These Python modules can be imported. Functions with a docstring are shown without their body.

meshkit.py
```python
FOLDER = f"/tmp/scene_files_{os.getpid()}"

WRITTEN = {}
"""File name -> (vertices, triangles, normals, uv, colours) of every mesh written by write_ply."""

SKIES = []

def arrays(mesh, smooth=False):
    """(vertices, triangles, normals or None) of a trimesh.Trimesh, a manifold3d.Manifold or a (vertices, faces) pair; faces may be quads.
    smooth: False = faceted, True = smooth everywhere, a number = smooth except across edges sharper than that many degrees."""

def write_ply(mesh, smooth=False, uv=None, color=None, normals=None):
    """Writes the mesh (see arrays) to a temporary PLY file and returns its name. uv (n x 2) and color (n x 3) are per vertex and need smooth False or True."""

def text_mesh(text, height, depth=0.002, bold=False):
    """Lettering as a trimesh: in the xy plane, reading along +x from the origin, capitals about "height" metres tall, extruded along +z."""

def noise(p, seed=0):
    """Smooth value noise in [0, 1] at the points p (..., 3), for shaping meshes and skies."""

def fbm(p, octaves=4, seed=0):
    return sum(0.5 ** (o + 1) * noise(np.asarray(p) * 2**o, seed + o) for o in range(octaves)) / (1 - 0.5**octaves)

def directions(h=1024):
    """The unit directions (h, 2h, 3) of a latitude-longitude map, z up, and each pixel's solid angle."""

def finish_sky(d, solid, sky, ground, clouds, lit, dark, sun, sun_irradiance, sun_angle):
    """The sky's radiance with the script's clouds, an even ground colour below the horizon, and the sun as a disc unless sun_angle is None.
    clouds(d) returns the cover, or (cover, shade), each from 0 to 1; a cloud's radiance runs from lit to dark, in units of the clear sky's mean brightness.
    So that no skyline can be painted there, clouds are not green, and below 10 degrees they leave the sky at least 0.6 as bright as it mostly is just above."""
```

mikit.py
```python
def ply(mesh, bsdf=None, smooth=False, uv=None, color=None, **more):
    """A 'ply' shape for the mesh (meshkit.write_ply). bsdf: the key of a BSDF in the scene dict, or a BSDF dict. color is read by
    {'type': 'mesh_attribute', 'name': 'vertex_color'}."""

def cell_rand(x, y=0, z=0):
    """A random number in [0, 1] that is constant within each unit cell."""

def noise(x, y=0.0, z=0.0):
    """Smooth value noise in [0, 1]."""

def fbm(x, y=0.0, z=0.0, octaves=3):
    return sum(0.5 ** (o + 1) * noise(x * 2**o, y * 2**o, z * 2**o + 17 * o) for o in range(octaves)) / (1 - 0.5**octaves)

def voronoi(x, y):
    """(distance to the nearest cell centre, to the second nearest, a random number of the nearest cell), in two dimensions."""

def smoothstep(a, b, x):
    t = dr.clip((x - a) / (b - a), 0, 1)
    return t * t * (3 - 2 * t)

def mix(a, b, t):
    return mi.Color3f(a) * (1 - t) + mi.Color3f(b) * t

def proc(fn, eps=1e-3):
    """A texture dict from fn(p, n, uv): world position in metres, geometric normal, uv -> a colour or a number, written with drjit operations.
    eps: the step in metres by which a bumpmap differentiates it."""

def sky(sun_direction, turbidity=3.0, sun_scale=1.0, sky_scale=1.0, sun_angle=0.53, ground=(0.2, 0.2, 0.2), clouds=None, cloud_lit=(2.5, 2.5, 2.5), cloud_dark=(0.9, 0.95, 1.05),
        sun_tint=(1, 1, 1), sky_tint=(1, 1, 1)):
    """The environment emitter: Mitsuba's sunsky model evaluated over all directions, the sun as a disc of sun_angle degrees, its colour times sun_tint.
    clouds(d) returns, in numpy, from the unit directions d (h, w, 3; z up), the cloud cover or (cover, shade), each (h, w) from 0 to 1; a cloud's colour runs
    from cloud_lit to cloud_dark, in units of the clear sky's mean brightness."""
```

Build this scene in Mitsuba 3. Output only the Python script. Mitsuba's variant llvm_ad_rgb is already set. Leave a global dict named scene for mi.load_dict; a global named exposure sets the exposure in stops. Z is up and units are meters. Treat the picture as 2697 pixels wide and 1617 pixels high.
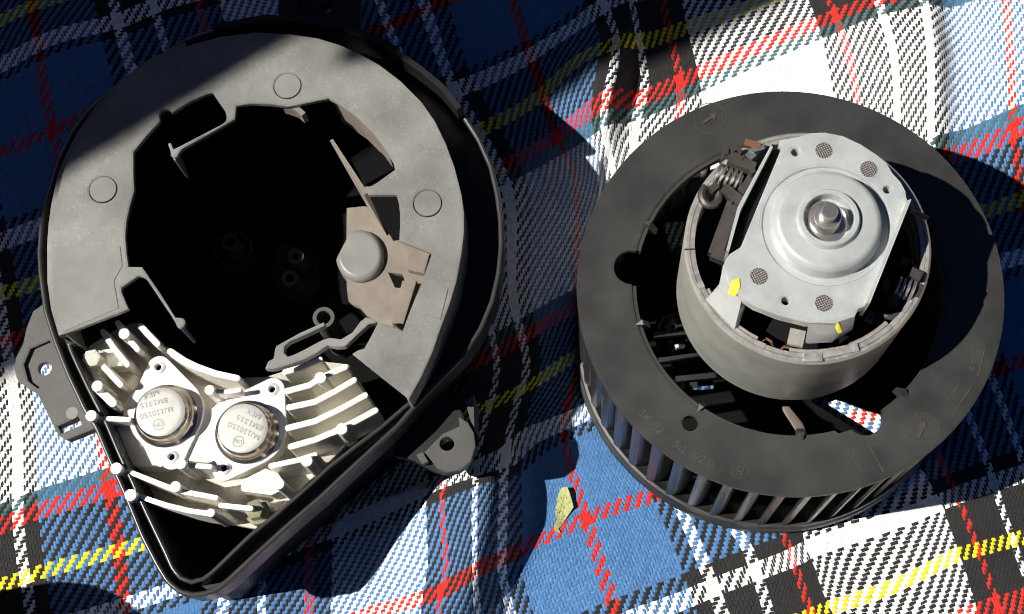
import math, shapely, numpy as np, trimesh, mitsuba as mi, mikit, meshkit, drjit as dr
from mikit import proc, noise, fbm, smoothstep, mix, cell_rand
from shapely.geometry import Polygon, LineString, Point, box as sbox
from shapely.ops import unary_union
from shapely import affinity
from scipy.interpolate import RBFInterpolator

# ------------------------------------------------------------------ camera, sky, exposure
W, H, F = 2697.0, 1617.0, 4000.0                 # the photograph's pixels, focal length in pixels
CAM = np.array([0.0, 0.0, 557.87])               # millimetres
_d = np.array([216.0, 1183.0, F]); _d /= np.linalg.norm(_d)
_x = np.array([1.0, 0, 0]) - _d[0] * _d; _x /= np.linalg.norm(_x)
ROT = np.array([_x, np.cross(-_d, _x), -_d])     # camera axes (right, down, forward) -> world
SHADE = np.array([58.39, 8.72, -75.0])           # the way sunlight travels
fwd, up = ROT @ [0, 0, 1.0], ROT @ [0, -1.0, 0]
scene = {'type': 'scene'}
scene['camera'] = {'type': 'perspective', 'fov': math.degrees(2 * math.atan(W / 2 / F)), 'fov_axis': 'x', 'near_clip': 0.02, 'far_clip': 20.0,
                   'to_world': mi.ScalarTransform4f().look_at(origin=list(CAM / 1000), target=list((CAM + fwd * 100) / 1000), up=list(up))}

scene['sky'] = mikit.sky(-SHADE, turbidity=3, sky_scale=0.105, sun_scale=1.0, sun_tint=(.87, 1.0, 1.22), sky_tint=(.72, .92, 1.22))
exposure = 2.45
labels = {}


def P(x, y, z):
    """The point (mm) at height z that the photograph shows at pixel x, y: used to measure positions."""
    r = ROT @ np.array([x - W / 2, y - H / 2, F])
    return CAM + r * ((z - CAM[2]) / r[2])


def PX(pts, z): return [tuple(P(x, y, z)[:2]) for x, y in pts]
def poly(pts, z): return Polygon(PX(pts, z)).buffer(0)
def line(pts, z, w, cap=1): return LineString(PX(pts, z)).buffer(w / 2, cap_style=cap, quad_segs=5)
def crop(x0, y0, s, pts): return [(x0 + a * s, y0 + b * s) for a, b in pts]
def MM(x, y, z): return P(1700 + x * .3639, 300 + y * .3639, z)


def ext(g, z0, z1):
    gs = [q for q in getattr(g, 'geoms', [g]) if q.geom_type == 'Polygon' and q.area > 0.01]
    ms = []
    for q in gs:
        m = trimesh.creation.extrude_polygon(q.simplify(0.02), z1 - z0, engine='earcut'); m.apply_translation([0, 0, z0]); ms.append(m)
    return trimesh.util.concatenate(ms)


def bev(g, z0, z1, b=0.4):
    """An extruded outline with its top edge chamfered (the side wall, then sloping strips to the inset top)."""
    out = []
    for q in getattr(g, 'geoms', [g]):
        q = q.simplify(0.03)
        body = ext(q, z0, z1 - b)
        out.append(body)
        for k in range(3):
            t0, t1 = k / 3, (k + 1) / 3
            ins = q.buffer(-b * (1 - math.sqrt(max(0, 1 - t1 * t1))) - 0.02, quad_segs=3)
            if not ins.is_empty: out.append(ext(ins, z1 - b + b * t0, z1 - b + b * t1))
    return trimesh.util.concatenate(out)


def lathe(prof, c=(0, 0, 0), n=64):
    m = trimesh.creation.revolve(np.array(prof, float), sections=n); m.apply_translation(c); return m


def tube(pts, r, n=8, closed=False):
    p = np.asarray(pts, float)
    t = np.roll(p, -1, 0) - np.roll(p, 1, 0) if closed else np.gradient(p, axis=0)
    t /= np.linalg.norm(t, axis=1, keepdims=True) + 1e-9
    a = np.cross(t, np.where(np.abs(t[:, 2:]) < .9, [0, 0, 1.], [1., 0, 0])); a /= np.linalg.norm(a, axis=1, keepdims=True) + 1e-9
    b = np.cross(t, a); g = np.arange(n) * 2 * np.pi / n
    v = (p[:, None] + r * (np.cos(g)[None, :, None] * a[:, None] + np.sin(g)[None, :, None] * b[:, None])).reshape(-1, 3)
    N = len(p); f = []
    for i in range(N if closed else N - 1):
        for j in range(n):
            A, B, C, D = i * n + j, i * n + (j + 1) % n, ((i + 1) % N) * n + (j + 1) % n, ((i + 1) % N) * n + j
            f += [[A, C, B], [A, D, C]]
    if not closed:
        v = np.vstack([v, p[:1], p[-1:]])
        for j in range(n):
            f += [[N * n, j, (j + 1) % n], [N * n + 1, (N - 1) * n + (j + 1) % n, (N - 1) * n + j]]
    return trimesh.Trimesh(v, f, process=False)


def bx(c, size, rz=0.0):
    m = trimesh.creation.box(size); m.apply_transform(trimesh.transformations.rotation_matrix(rz, [0, 0, 1])); m.apply_translation(c); return m


def hull(*pts): return trimesh.convex.convex_hull(np.vstack(pts))
def cat(*ms): return trimesh.util.concatenate(ms)


def add(key, mesh, mat, smooth=35, uv=None, label=None, category=None, group=None, kind=None):
    k, n = key, 0
    while k in scene: n += 1; k = f'{key}_{n:03d}'
    v = np.array(mesh.vertices) / 1000
    scene[k] = mikit.ply(trimesh.Trimesh(v, np.array(mesh.faces), process=False), mat, smooth=smooth, uv=uv)
    d = {a: b for a, b in (('label', label), ('category', category), ('group', group), ('kind', kind)) if b}
    if d: labels[k] = d
    return k


# ------------------------------------------------------------------ materials
def mat(name, color, rough=0.5, metal=0.0, spec=0.5, vary=0.12, freq=0.12, speck=0.0, bump=0.0, bfreq=2.0, **more):
    c = np.array(color, float)
    def fn(p, n, uv):
        q = p * 1000
        m = fbm(q.x * freq, q.y * freq, q.z * freq, 4) - 0.5
        f = 1 + 2.2 * vary * m
        if speck: f = f * (1 + speck * smoothstep(0.80, 0.92, noise(q.x * 2.3, q.y * 2.3, q.z * 2.3)) - speck * .5 * smoothstep(0.82, 0.95, noise(q.x * 1.7 + 40, q.y * 1.7, q.z * 1.7)))
        return mi.Color3f(*[float(k) for k in c]) * f
    b = {'type': 'principled', 'base_color': proc(fn), 'roughness': rough, 'metallic': metal, 'specular': spec, **more}
    if bump:
        def hb(p, n, uv):
            q = p * 1000 * bfreq
            return noise(q.x, q.y, q.z) * .6 + noise(q.x * 2.7, q.y * 2.7, q.z * 2.7) * .4
        b = {'type': 'bumpmap', 'arbitrary': proc(hb, eps=1e-4), 'scale': bump, 'nested': b}
    scene[name] = {'type': 'twosided', 'nested': b}


mat('m_cover', (.178, .178, .166), .42, spec=.45, vary=.42, freq=.075, speck=.32, bump=3e-5, bfreq=1.6)
mat('m_shell', (.010, .010, .011), .45, spec=.32, vary=.25)
mat('m_cavity', (.006, .006, .0065), .85, spec=.05, vary=.2)
mat('m_lug', (.062, .062, .058), .5, vary=.25, freq=.15, speck=.1)
mat('m_shelf', (.185, .158, .13), .5, vary=.25, freq=.2, speck=.08)
mat('m_ring', (.0235, .0235, .0225), .48, spec=.5, vary=1.0, freq=.06, speck=.5, bump=2e-5, bfreq=1.5)
mat('m_blade', (.020, .020, .020), .34, spec=.6, vary=.3)
mat('m_emboss', (.046, .042, .033), .5, vary=.3, freq=.6)
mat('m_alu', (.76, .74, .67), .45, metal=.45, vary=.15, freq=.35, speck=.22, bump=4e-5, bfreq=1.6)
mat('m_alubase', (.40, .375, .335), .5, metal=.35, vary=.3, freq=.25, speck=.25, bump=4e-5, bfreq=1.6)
mat('m_tin', (.80, .80, .81), .32, metal=.45, vary=.06)
mat('m_capside', (.42, .37, .31), .2, metal=.95, vary=.06)
mat('m_captop', (.50, .50, .465), .45, metal=.25, vary=.10, freq=.3)
mat('m_ink', (.12, .12, .12), .6, vary=.3, freq=1.2)
mat('m_bolt', (.72, .72, .62), .3, metal=.6, vary=.15)
mat('m_darkbolt', (.30, .30, .20), .3, metal=.6, vary=.2)
mat('m_paint', (.40, .42, .415), .32, metal=.22, spec=.5, vary=.22, freq=.16, speck=.06)
mat('m_can', (.31, .315, .28), .36, metal=.35, vary=.22, freq=.12, speck=.08)
mat('m_canrim', (.42, .41, .385), .34, metal=.55, vary=.45, freq=.5)
mat('m_lip', (.034, .034, .033), .30, spec=.6, vary=.25)
mat('m_dark', (.007, .007, .0075), .8, spec=.08, vary=.2)
mat('m_brown', (.036, .030, .027), .45, vary=.3, freq=.4)
mat('m_steel', (.62, .60, .56), .28, metal=.9, vary=.1)
mat('m_copper', (.36, .19, .11), .35, metal=.7, vary=.2)
mat('m_yellow', (.60, .60, .03), .5, vary=.1)
mat('m_lead', (.30, .28, .26), .5, metal=.3, vary=.2, freq=.6)
mat('m_wood', (.30, .20, .12), .6, vary=.3)


def knurl(p, n, uv):
    q = p * 1000
    a, b = q.x * .92 + q.y * .39, q.y * .92 - q.x * .39
    g = dr.maximum(dr.abs(dr.sin(a * 4.6)), dr.abs(dr.sin(b * 4.6)))
    return mix((.34, .32, .30), (.05, .045, .042), smoothstep(.70, .93, g))


scene['m_knurl'] = {'type': 'twosided', 'nested': {'type': 'principled', 'base_color': proc(knurl), 'roughness': .5, 'metallic': .3}}

# ------------------------------------------------------------------ the tartan: yarn colours by position in the sett, a 2/2 twill
YARN = 1.14
WHITE, BLACK, BLUE, RED, YEL, TEAL = (.80, .80, .79), (.020, .019, .019), (.066, .168, .36), (.56, .024, .017), (.74, .60, .014), (.06, .125, .13)


def sett(t, bands, base):
    d = dr.abs(t - 210 * dr.floor(t / 210 + .5))      # distance from the centre of the nearest blue field, 0 to 105
    c = mi.Color3f(*base)
    for a, b, col in bands:
        c = dr.select((d >= a) & (d < b), mi.Color3f(*col), c)
    return c


WARP = [(0, 2.0, RED), (2.0, 27, BLUE), (33, 37.5, WHITE), (49, 53, WHITE), (68.5, 72.5, RED), (80.5, 106, WHITE)]
WEFT = [(0, 2.4, RED), (2.4, 26, BLUE), (30, 36, WHITE), (49.4, 54.2, YEL), (67, 73.4, RED), (73.4, 78, TEAL), (78, 106, WHITE)]


def weave(uv):
    x, y = uv.x / YARN, uv.y / YARN
    i, j = dr.floor(x), dr.floor(y)
    k = (i + j) - 4 * dr.floor((i + j) / 4)
    return x, y, i, j, k


def cloth_color(p, n, uv):
    x, y, i, j, k = weave(uv)
    wob = .16 * (noise(uv.x * .9, uv.y * .9) - .5) / .5
    x, y = x + wob, y + .16 * (noise(uv.x * .9 + 50, uv.y * .9) - .5) / .5
    i, j = dr.floor(x), dr.floor(y)
    k = (i + j) - 4 * dr.floor((i + j) / 4)
    warp = k < 2
    cw, cf = sett((i + .5) * YARN, WARP, BLACK), sett((j + .5) * YARN, WEFT, BLACK)
    wf, ww = cf.x * cf.z > .3, cw.x * cw.z > .3           # the white wool is fluffier and spreads over its neighbours
    c = dr.select(dr.select(warp, wf & (dr.abs(x - i - .5) > .405), (~ww) | (dr.abs(y - j - .5) < .455)), cf, cw)
    c = dr.select(warp & ~wf, cw, c)
    f = .86 + .28 * dr.select(warp, cell_rand(i, dr.floor(j / 2), 1), cell_rand(dr.floor(i / 2), j, 2))
    fuzz = .85 + .3 * noise(uv.x * 5, uv.y * 5)
    return c * f * fuzz + mi.Color3f(.004)


def cloth_height(p, n, uv):
    x, y, i, j, k = weave(uv)
    warp = k < 2
    fx, fy = x - i - .5, y - j - .5
    kk = dr.select(warp, k, k - 2)
    across = dr.select(warp, fx, fy)
    along = dr.select(warp, kk + fy + .5, kk + fx + .5) - 1     # -1..1 along the float
    return dr.sqrt(dr.maximum(1 - dr.square(across * 1.9), 0.02)) * .65 + .35 * (1 - dr.square(along)) + .12 * noise(uv.x * 6, uv.y * 6)


scene['m_cloth'] = {'type': 'twosided', 'nested': {'type': 'bumpmap', 'arbitrary': proc(cloth_height, eps=1.2e-4), 'scale': 5.5e-4,
                    'nested': {'type': 'principled', 'base_color': proc(cloth_color), 'roughness': .85, 'specular': .2, 'sheen': .25}}}

# control points: pixel -> place in the sett (mm), read off the photograph's stripes
UC = {0: [(266, 1179), (277, 1241), (287, 1295), (302, 1386), (309, 1441), (320, 1550), (87, 18), (105, 124), (120, 240)],
      -35: [(44, 1150), (47, 1354), (62, 1477), (80, 1587)],
      35: [(309, 58), (328, 127), (346, 186), (590, 1550), (582, 1605)], 51: [(411, 22), (422, 66), (440, 124), (690, 1540)], 70: [(812, 1587)],
      140: [(1182, 1332), (1182, 1405), (1190, 1459), (1193, 1532), (1168, 1587)],
      159: [(997, 4), (1015, 47), (1037, 109)],
      175: [(1120, 0), (1139, 65), (1160, 127), (1182, 197), (1200, 233), (1350, 740), (1364, 842), (1394, 977), (1324, 1514), (1345, 1590)],
      210: [(1382, 110), (1433, 255), (1484, 400), (1520, 473), (1484, 1099), (1513, 1259), (1527, 1303), (1546, 1368), (1560, 1405), (1575, 1459), (1597, 1532), (1618, 1594)],
      245: [(1595, 35), (1625, 110), (1585, 350), (1618, 473), (1804, 1364), (1833, 1434), (1873, 1543)],
      261: [(1677, 100), (1690, 160), (1702, 218), (1939, 1401), (1968, 1430), (1990, 1507), (2011, 1561)],
      281: [(1768, 91), (1779, 138), (1793, 204), (2074, 1412), (2095, 1477), (2114, 1532), (2139, 1605)],
      291: [(1800, 22), (1818, 109), (1837, 182), (2117, 1441), (2161, 1550), (2183, 1597)],
      339: [(2139, 29), (2157, 91), (2481, 1324), (2510, 1423), (2547, 1532), (2572, 1617)],
      349: [(2175, 0), (2193, 55), (2215, 109), (2237, 200), (2252, 266), (2507, 1295), (2529, 1339), (2561, 1423), (2590, 1496), (2620, 1579)],
      369: [(2320, 80), (2350, 250), (2612, 1259), (2631, 1325), (2663, 1405), (2692, 1496)], 385: [(2423, 30), (2437, 330)]}
VC = {-52: [(11, 51), (87, 18), (146, 0)], -33: [(11, 171), (120, 109), (182, 87), (317, 62), (411, 18), (455, 4)],
      0: [(0, 404), (146, 346), (204, 320), (1030, 69), (1124, 25)],
      33: [(0, 635), (102, 602), (1200, 237), (1292, 204), (1412, 146), (1491, 98), (1582, 29), (1637, 0)],
      52: [(0, 773), (98, 747), (1262, 346), (1291, 328), (1433, 255), (1480, 211), (1538, 175), (1604, 156), (1640, 131), (1727, 105), (1800, 76), (1909, 40), (2019, 0)],
      70: [(0, 904), (62, 878), (1546, 320), (1669, 262), (1717, 248), (1793, 211), (1855, 182), (1982, 131), (2091, 84), (2182, 55), (2299, 18), (2470, 0)],
      140: [(0, 1390), (73, 1354), (182, 1324), (255, 1299), (309, 1284), (1379, 893), (2489, 426), (2561, 404), (2634, 379), (2697, 346)],
      158: [(0, 1539), (73, 1514), (182, 1481), (313, 1445), (379, 1426), (1300, 1064), (1390, 1020), (1500, 940), (2598, 555), (2697, 520)],
      177: [(2663, 682), (364, 1579), (455, 1550), (1372, 1150), (1499, 1106), (855, 1404), (1146, 1295), (1339, 1233)],
      210: [(1400, 1434), (1491, 1394), (1546, 1368), (1618, 1339), (1709, 1310), (982, 1617), (1091, 1594), (1164, 1579)],
      243: [(1797, 1579), (1870, 1547), (1986, 1503), (2088, 1470), (2117, 1445), (2270, 1394), (2416, 1346), (2612, 1270), (2697, 1245)],
      262: [(2179, 1601), (2307, 1561), (2416, 1514), (2525, 1455), (2598, 1441), (2697, 1412)], 280: [(2598, 1605), (2697, 1576)]}


def fit(ctrl):
    p = np.array([P(x, y, 0)[:2] for pts in ctrl.values() for x, y in pts])
    v = np.array([k for k, pts in ctrl.items() for _ in pts], float)
    return RBFInterpolator(p, v, kernel='thin_plate_spline', smoothing=60.0, degree=1)


def ridge(xy, crest, h, left, right):
    """A fold along the crest (pixels): gentle on one side, steep on the other."""
    c = np.array([P(x, y, 0)[:2] for x, y in crest]); best = np.full(len(xy), 1e9); out = np.zeros(len(xy))
    for a, b, k in zip(c[:-1], c[1:], range(len(c))):
        t = np.clip(((xy - a) @ (b - a)) / ((b - a) @ (b - a)), 0, 1)
        q = xy - (a + t[:, None] * (b - a)); d = np.linalg.norm(q, axis=1)
        side = (b - a)[0] * q[:, 1] - (b - a)[1] * q[:, 0]        # > 0 left of the travel direction
        g = (k + t) / (len(c) - 1); env = np.sin(np.pi * np.clip(g * .86 + .07, 0, 1)) ** .7
        e = h * env * np.exp(-(d / np.where(side > 0, right, left)) ** 2)
        out = np.where(d < best, e, out); best = np.minimum(best, d)
    return out


HZ, RZ, FL = 70.0, 56.0, -10.0                   # cover plate top, rim top, floor
outer = [(166, 880), (146, 813), (136, 740), (135, 649), (139, 590), (146, 540), (164, 455), (193, 390), (218, 345), (262, 284), (320, 222), (400, 164), (491, 120), (582, 95), (673, 84), (764, 89), (837, 100), (893, 117), (946, 140),
         (1000, 171), (1055, 213), (1110, 268), (1146, 320), (1175, 380), (1197, 440), (1215, 510), (1222, 560), (1222, 613), (1215, 670), (1202, 740), (1184, 800), (1161, 862), (1139, 926), (1110, 991), (1077, 1050)]
rim_px = [(116, 540), (153, 419), (189, 346), (233, 288), (313, 218), (400, 157), (491, 102), (597, 66), (692, 51), (801, 55), (891, 66), (946, 91), (1000, 112), (1051, 138), (1110, 178), (1168, 229), (1219, 291), (1266, 364), (1299, 437), (1316, 510), (1325, 576), (1327, 649), (1320, 722),
          (1303, 795), (1273, 868), (1226, 940), (1168, 999), (1110, 1060), (1051, 1128), (980, 1193), (909, 1259), (851, 1314), (775, 1379), (720, 1428), (655, 1488), (600, 1539), (570, 1560), (541, 1570), (510, 1574), (473, 1565), (437, 1536), (408, 1488), (371, 1416), (328, 1310), (284, 1212), (251, 1132), (218, 1080),
          (175, 988), (142, 904), (116, 824), (102, 722), (99, 667), (104, 595)]
rim = poly(rim_px, RZ)
rim = rim.buffer(3, quad_segs=8).buffer(-3, quad_segs=8)
in_low = [(1088, 1060), (1010, 1128), (940, 1180), (870, 1235), (800, 1300), (728, 1362), (666, 1412), (610, 1466), (568, 1507), (539, 1530), (502, 1539), (470, 1526), (448, 1498), (433, 1463), (379, 1350), (345, 1275), (310, 1200), (273, 1113), (240, 1050), (218, 1005), (190, 945), (166, 889)]
body = Polygon(PX(outer, HZ) + PX(in_low, RZ)).buffer(0)
body = body.intersection(rim.buffer(-1.8)).buffer(1).buffer(-1)

nx, ny = 420, 330
gx, gy = np.meshgrid(np.linspace(-330, 300, nx), np.linspace(-60, 420, ny))
xy = np.stack([gx.ravel(), gy.ravel()], 1)
HOUSING_C = P(660, 690, 0)[:2]
z = ridge(xy, [(1245, 1130), (1300, 1270), (1285, 1400), (1245, 1530), (1190, 1700)], 27, 36, 10)
z += ridge(xy, [(1650, 90), (1622, 190), (1598, 290), (1590, 390)], 13, 22, 6)
z += ridge(xy, [(2425, -60), (2432, 100), (2440, 220), (2448, 400)], 13, 30, 8)
z += 14 / (1 + np.exp(-(xy[:, 0] - P(2560, 250, 0)[0]) / 9)) / (1 + np.exp(-(xy[:, 1] - P(2560, 420, 0)[1]) / 10))
z += 8 * (meshkit.fbm(np.c_[xy / 70.0, np.zeros(len(xy))], 3, 4) - .5)
z += .5 * (meshkit.fbm(np.c_[xy / 14.0, np.zeros(len(xy))], 2, 9) - .5)
fanc = np.array([66.5, 149.0])
df = np.linalg.norm(xy - fanc, axis=1); w = 1 / (1 + np.exp((df - 74) / 4)); z = z * (1 - w) - 2.0 * w
dh = np.linalg.norm((xy - HOUSING_C) / [1, 1.25], axis=1); w = 1 / (1 + np.exp((dh - 66) / 4)); z = z * (1 - w) - 13.0 * w
inside = shapely.contains_xy(body.buffer(2), xy[:, 0], xy[:, 1]); z = np.where(inside, np.minimum(z, -.8), z)
uvs = np.stack([fit(UC)(xy), fit(VC)(xy)], 1)
ii, jj = np.meshgrid(np.arange(nx - 1), np.arange(ny - 1)); a = (jj * nx + ii).ravel()
fc = np.vstack([np.c_[a, a + 1, a + nx + 1], np.c_[a, a + nx + 1, a + nx]])
add('tartan_blanket', trimesh.Trimesh(np.c_[xy, z], fc, process=False), 'm_cloth', smooth=True, uv=uvs,
    label='rumpled woollen tartan blanket in blue, white, black, red and yellow checks', category='blanket')
add('ground', bx((0, 150, -60), (6000, 6000, 60)), 'm_wood', smooth=False, kind='structure')

# ------------------------------------------------------------------ blower housing
inner = [(928, 931), (942, 922), (959, 917), (975, 889), (995, 849), (1060, 871), (1080, 817), (1110, 744), (1137, 667), (1059, 636), (1051, 634), (1053, 600), (1053, 558), (1050, 535), (1044, 513), (971, 513),
         (962, 497), (936, 448), (905, 396), (884, 356), (877, 351), (868, 352), (864, 358), (866, 368), (960, 520), (966, 513), (961, 490), (972, 490), (980, 488), (993, 480), (1040, 446), (1037, 430), (1019, 397), (986, 353), (939, 306), (884, 268), (866, 258), (760, 280),
         (709, 273), (660, 272), (622, 278), (618, 313), (568, 342), (479, 391), (472, 400), (466, 412), (458, 414), (449, 408), (449, 398), (456, 392), (470, 386), (520, 360), (585, 326), (594, 318), (596, 308), (593, 292), (560, 244), (546, 246), (500, 266), (451, 297),
         (449, 290), (440, 287), (429, 288), (421, 295), (418, 306), (421, 318), (400, 340), (382, 360), (351, 399), (351, 455), (353, 502), (342, 540), (333, 580), (329, 620), (333, 667), (338, 702),
         (355, 702), (373, 702), (420, 770), (462, 836), (472, 836), (483, 838), (488, 848), (484, 859), (475, 864), (466, 860), (458, 842), (420, 786), (386, 735), (376, 728), (364, 726), (340, 742), (320, 756), (319, 768), (328, 790), (338, 813), (328, 818)]
cover = Polygon(PX(outer, HZ) + PX(inner, HZ)).buffer(0)
if cover.geom_type != 'Polygon': cover = max(cover.geoms, key=lambda g: g.area)
marks = [((757, 226), 5.0), ((271, 499), 5.0), ((1126, 535), 5.0)]
discs = []
for (mx, my), r in marks:
    c = Point(P(mx, my, HZ)[:2]); cover = cover.difference(c.buffer(r, 24).difference(c.buffer(r - .33, 24))); discs.append(c.buffer(r - .33, 24))
big = max(cover.geoms, key=lambda g: g.area) if cover.geom_type != 'Polygon' else cover
big = big.difference(Point(P(271, 499, HZ)[:2]).buffer(.01))
HK = 'blower_housing'
labels[HK] = {'label': 'black plastic blower housing with a grey pear shaped cover ring around a dark round opening', 'category': 'blower housing'}
add(HK + '__cover_ring', bev(big, HZ - 2.2, HZ, .5), 'm_cover', label='grey C shaped cover plate with spring arms and notches')
for g in discs: add(HK + '__backing', ext(g.buffer(1), HZ - 3.2, HZ - 2.25), 'm_cavity')
for g in discs: add(HK + '__ejector_mark', ext(g, HZ - 2.2, HZ + .08), 'm_cover')
add(HK + '__cover_step', ext(poly([(120, 655), (316, 650), (322, 700), (300, 740), (312, 812), (140, 885)], HZ).intersection(big.buffer(-.3)), HZ - .3, HZ + .3), 'm_cover')
# skirt of the cover, below its outer edge
skirt = Polygon(PX(outer, HZ)).buffer(0)
sk = LineString(PX(outer, HZ)).buffer(1.0).intersection(skirt.buffer(-.15))
add(HK + '__cover_skirt', ext(sk, 46, HZ - 2.0), 'm_cover')
add(HK + '__side_wall', ext(body.difference(body.buffer(-1.6)), 1.0, 48.0), 'm_shell', label='deep black side wall under the flange')
lowzone = Polygon(PX([(166, 889), (1088, 1060)], RZ) + PX([(1400, 1250), (900, 1700), (300, 1700), (50, 1000)], RZ)).buffer(0)
lip_in = body.difference(body.buffer(-1.5)).intersection(lowzone)
add(HK + '__inner_lip', bev(lip_in, 40, RZ - .5, .5), 'm_lip')
add(HK + '__flange', ext(rim.buffer(-.2).difference(body.buffer(-.8)), 46.0, 48.5), 'm_shell')
add(HK + '__outer_lip', bev(rim.difference(rim.buffer(-1.7)), 44.0, RZ, .8), 'm_lip', label='thin glossy raised lip running round the whole housing')
pit = affinity.scale(Point(HOUSING_C).buffer(1, 48), 52, 65).intersection(body.buffer(-2))
add(HK + '__floor', cat(ext(pit, FL - 1.5, FL + 1), ext(body.buffer(-.5).difference(pit), 1.5, 3), ext(pit.difference(pit.buffer(-1.2)), FL, 3)), 'm_cavity')
for g, z1, w in ((rim.buffer(-.85), RZ - .05, .95), (body.buffer(-.75), RZ - .5, .85)):
    c = np.array(g.simplify(.05).exterior.coords)[:-1]; c = np.array([g.exterior.interpolate(t, normalized=True).coords[0] for t in np.linspace(0, 1, 260, endpoint=False)])
    if z1 < RZ - .3:
        keep = [shapely.contains_xy(lowzone, *q) for q in c]; k0 = next(i for i in range(260) if keep[i] and not keep[i - 1]); c = np.roll(c, -k0, 0)[:sum(keep)]
        add(HK + '__inner_bead', tube(np.c_[c, np.full(len(c), z1)], w, 8), 'm_lip', smooth=True)
    else: add(HK + '__outer_bead', tube(np.c_[c, np.full(len(c), z1)], w, 8, True), 'm_lip', smooth=True)
add(HK + '__ledge', ext(LineString(PX(outer[:13], 66)).buffer(1.5, cap_style=2).difference(Polygon(PX(outer, HZ)).buffer(-.3)), 62, 66), 'm_cover')
# raised clip band along the upper right rim
cl = LineString(PX([(560, 72), (692, 47), (801, 51), (893, 63), (950, 88), (1000, 108), (1046, 132)], 67)).buffer(1.5, cap_style=2)
add(HK + '__clip_band', bev(cl, 46, 67, .6), 'm_shell')
cl = LineString(PX([(1062, 148), (1110, 182), (1165, 228), (1210, 285)], 65)).buffer(1.1, cap_style=2)
add(HK + '__clip_band', bev(cl, 46, 65, .5), 'm_shell')
# collar walls under the cover
for pts, z0 in (([(870, 262), (884, 268), (939, 306), (986, 353), (1012, 388)], 46), ([(735, 280), (772, 292), (790, 308)], 61)):
    g = LineString(PX(pts, HZ - 2)).buffer(.9, cap_style=2)
    g = affinity.translate(g, 1.2, 1.2)
    add(HK + '__collar', ext(g, z0, HZ - 2.3), 'm_shelf')
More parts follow.
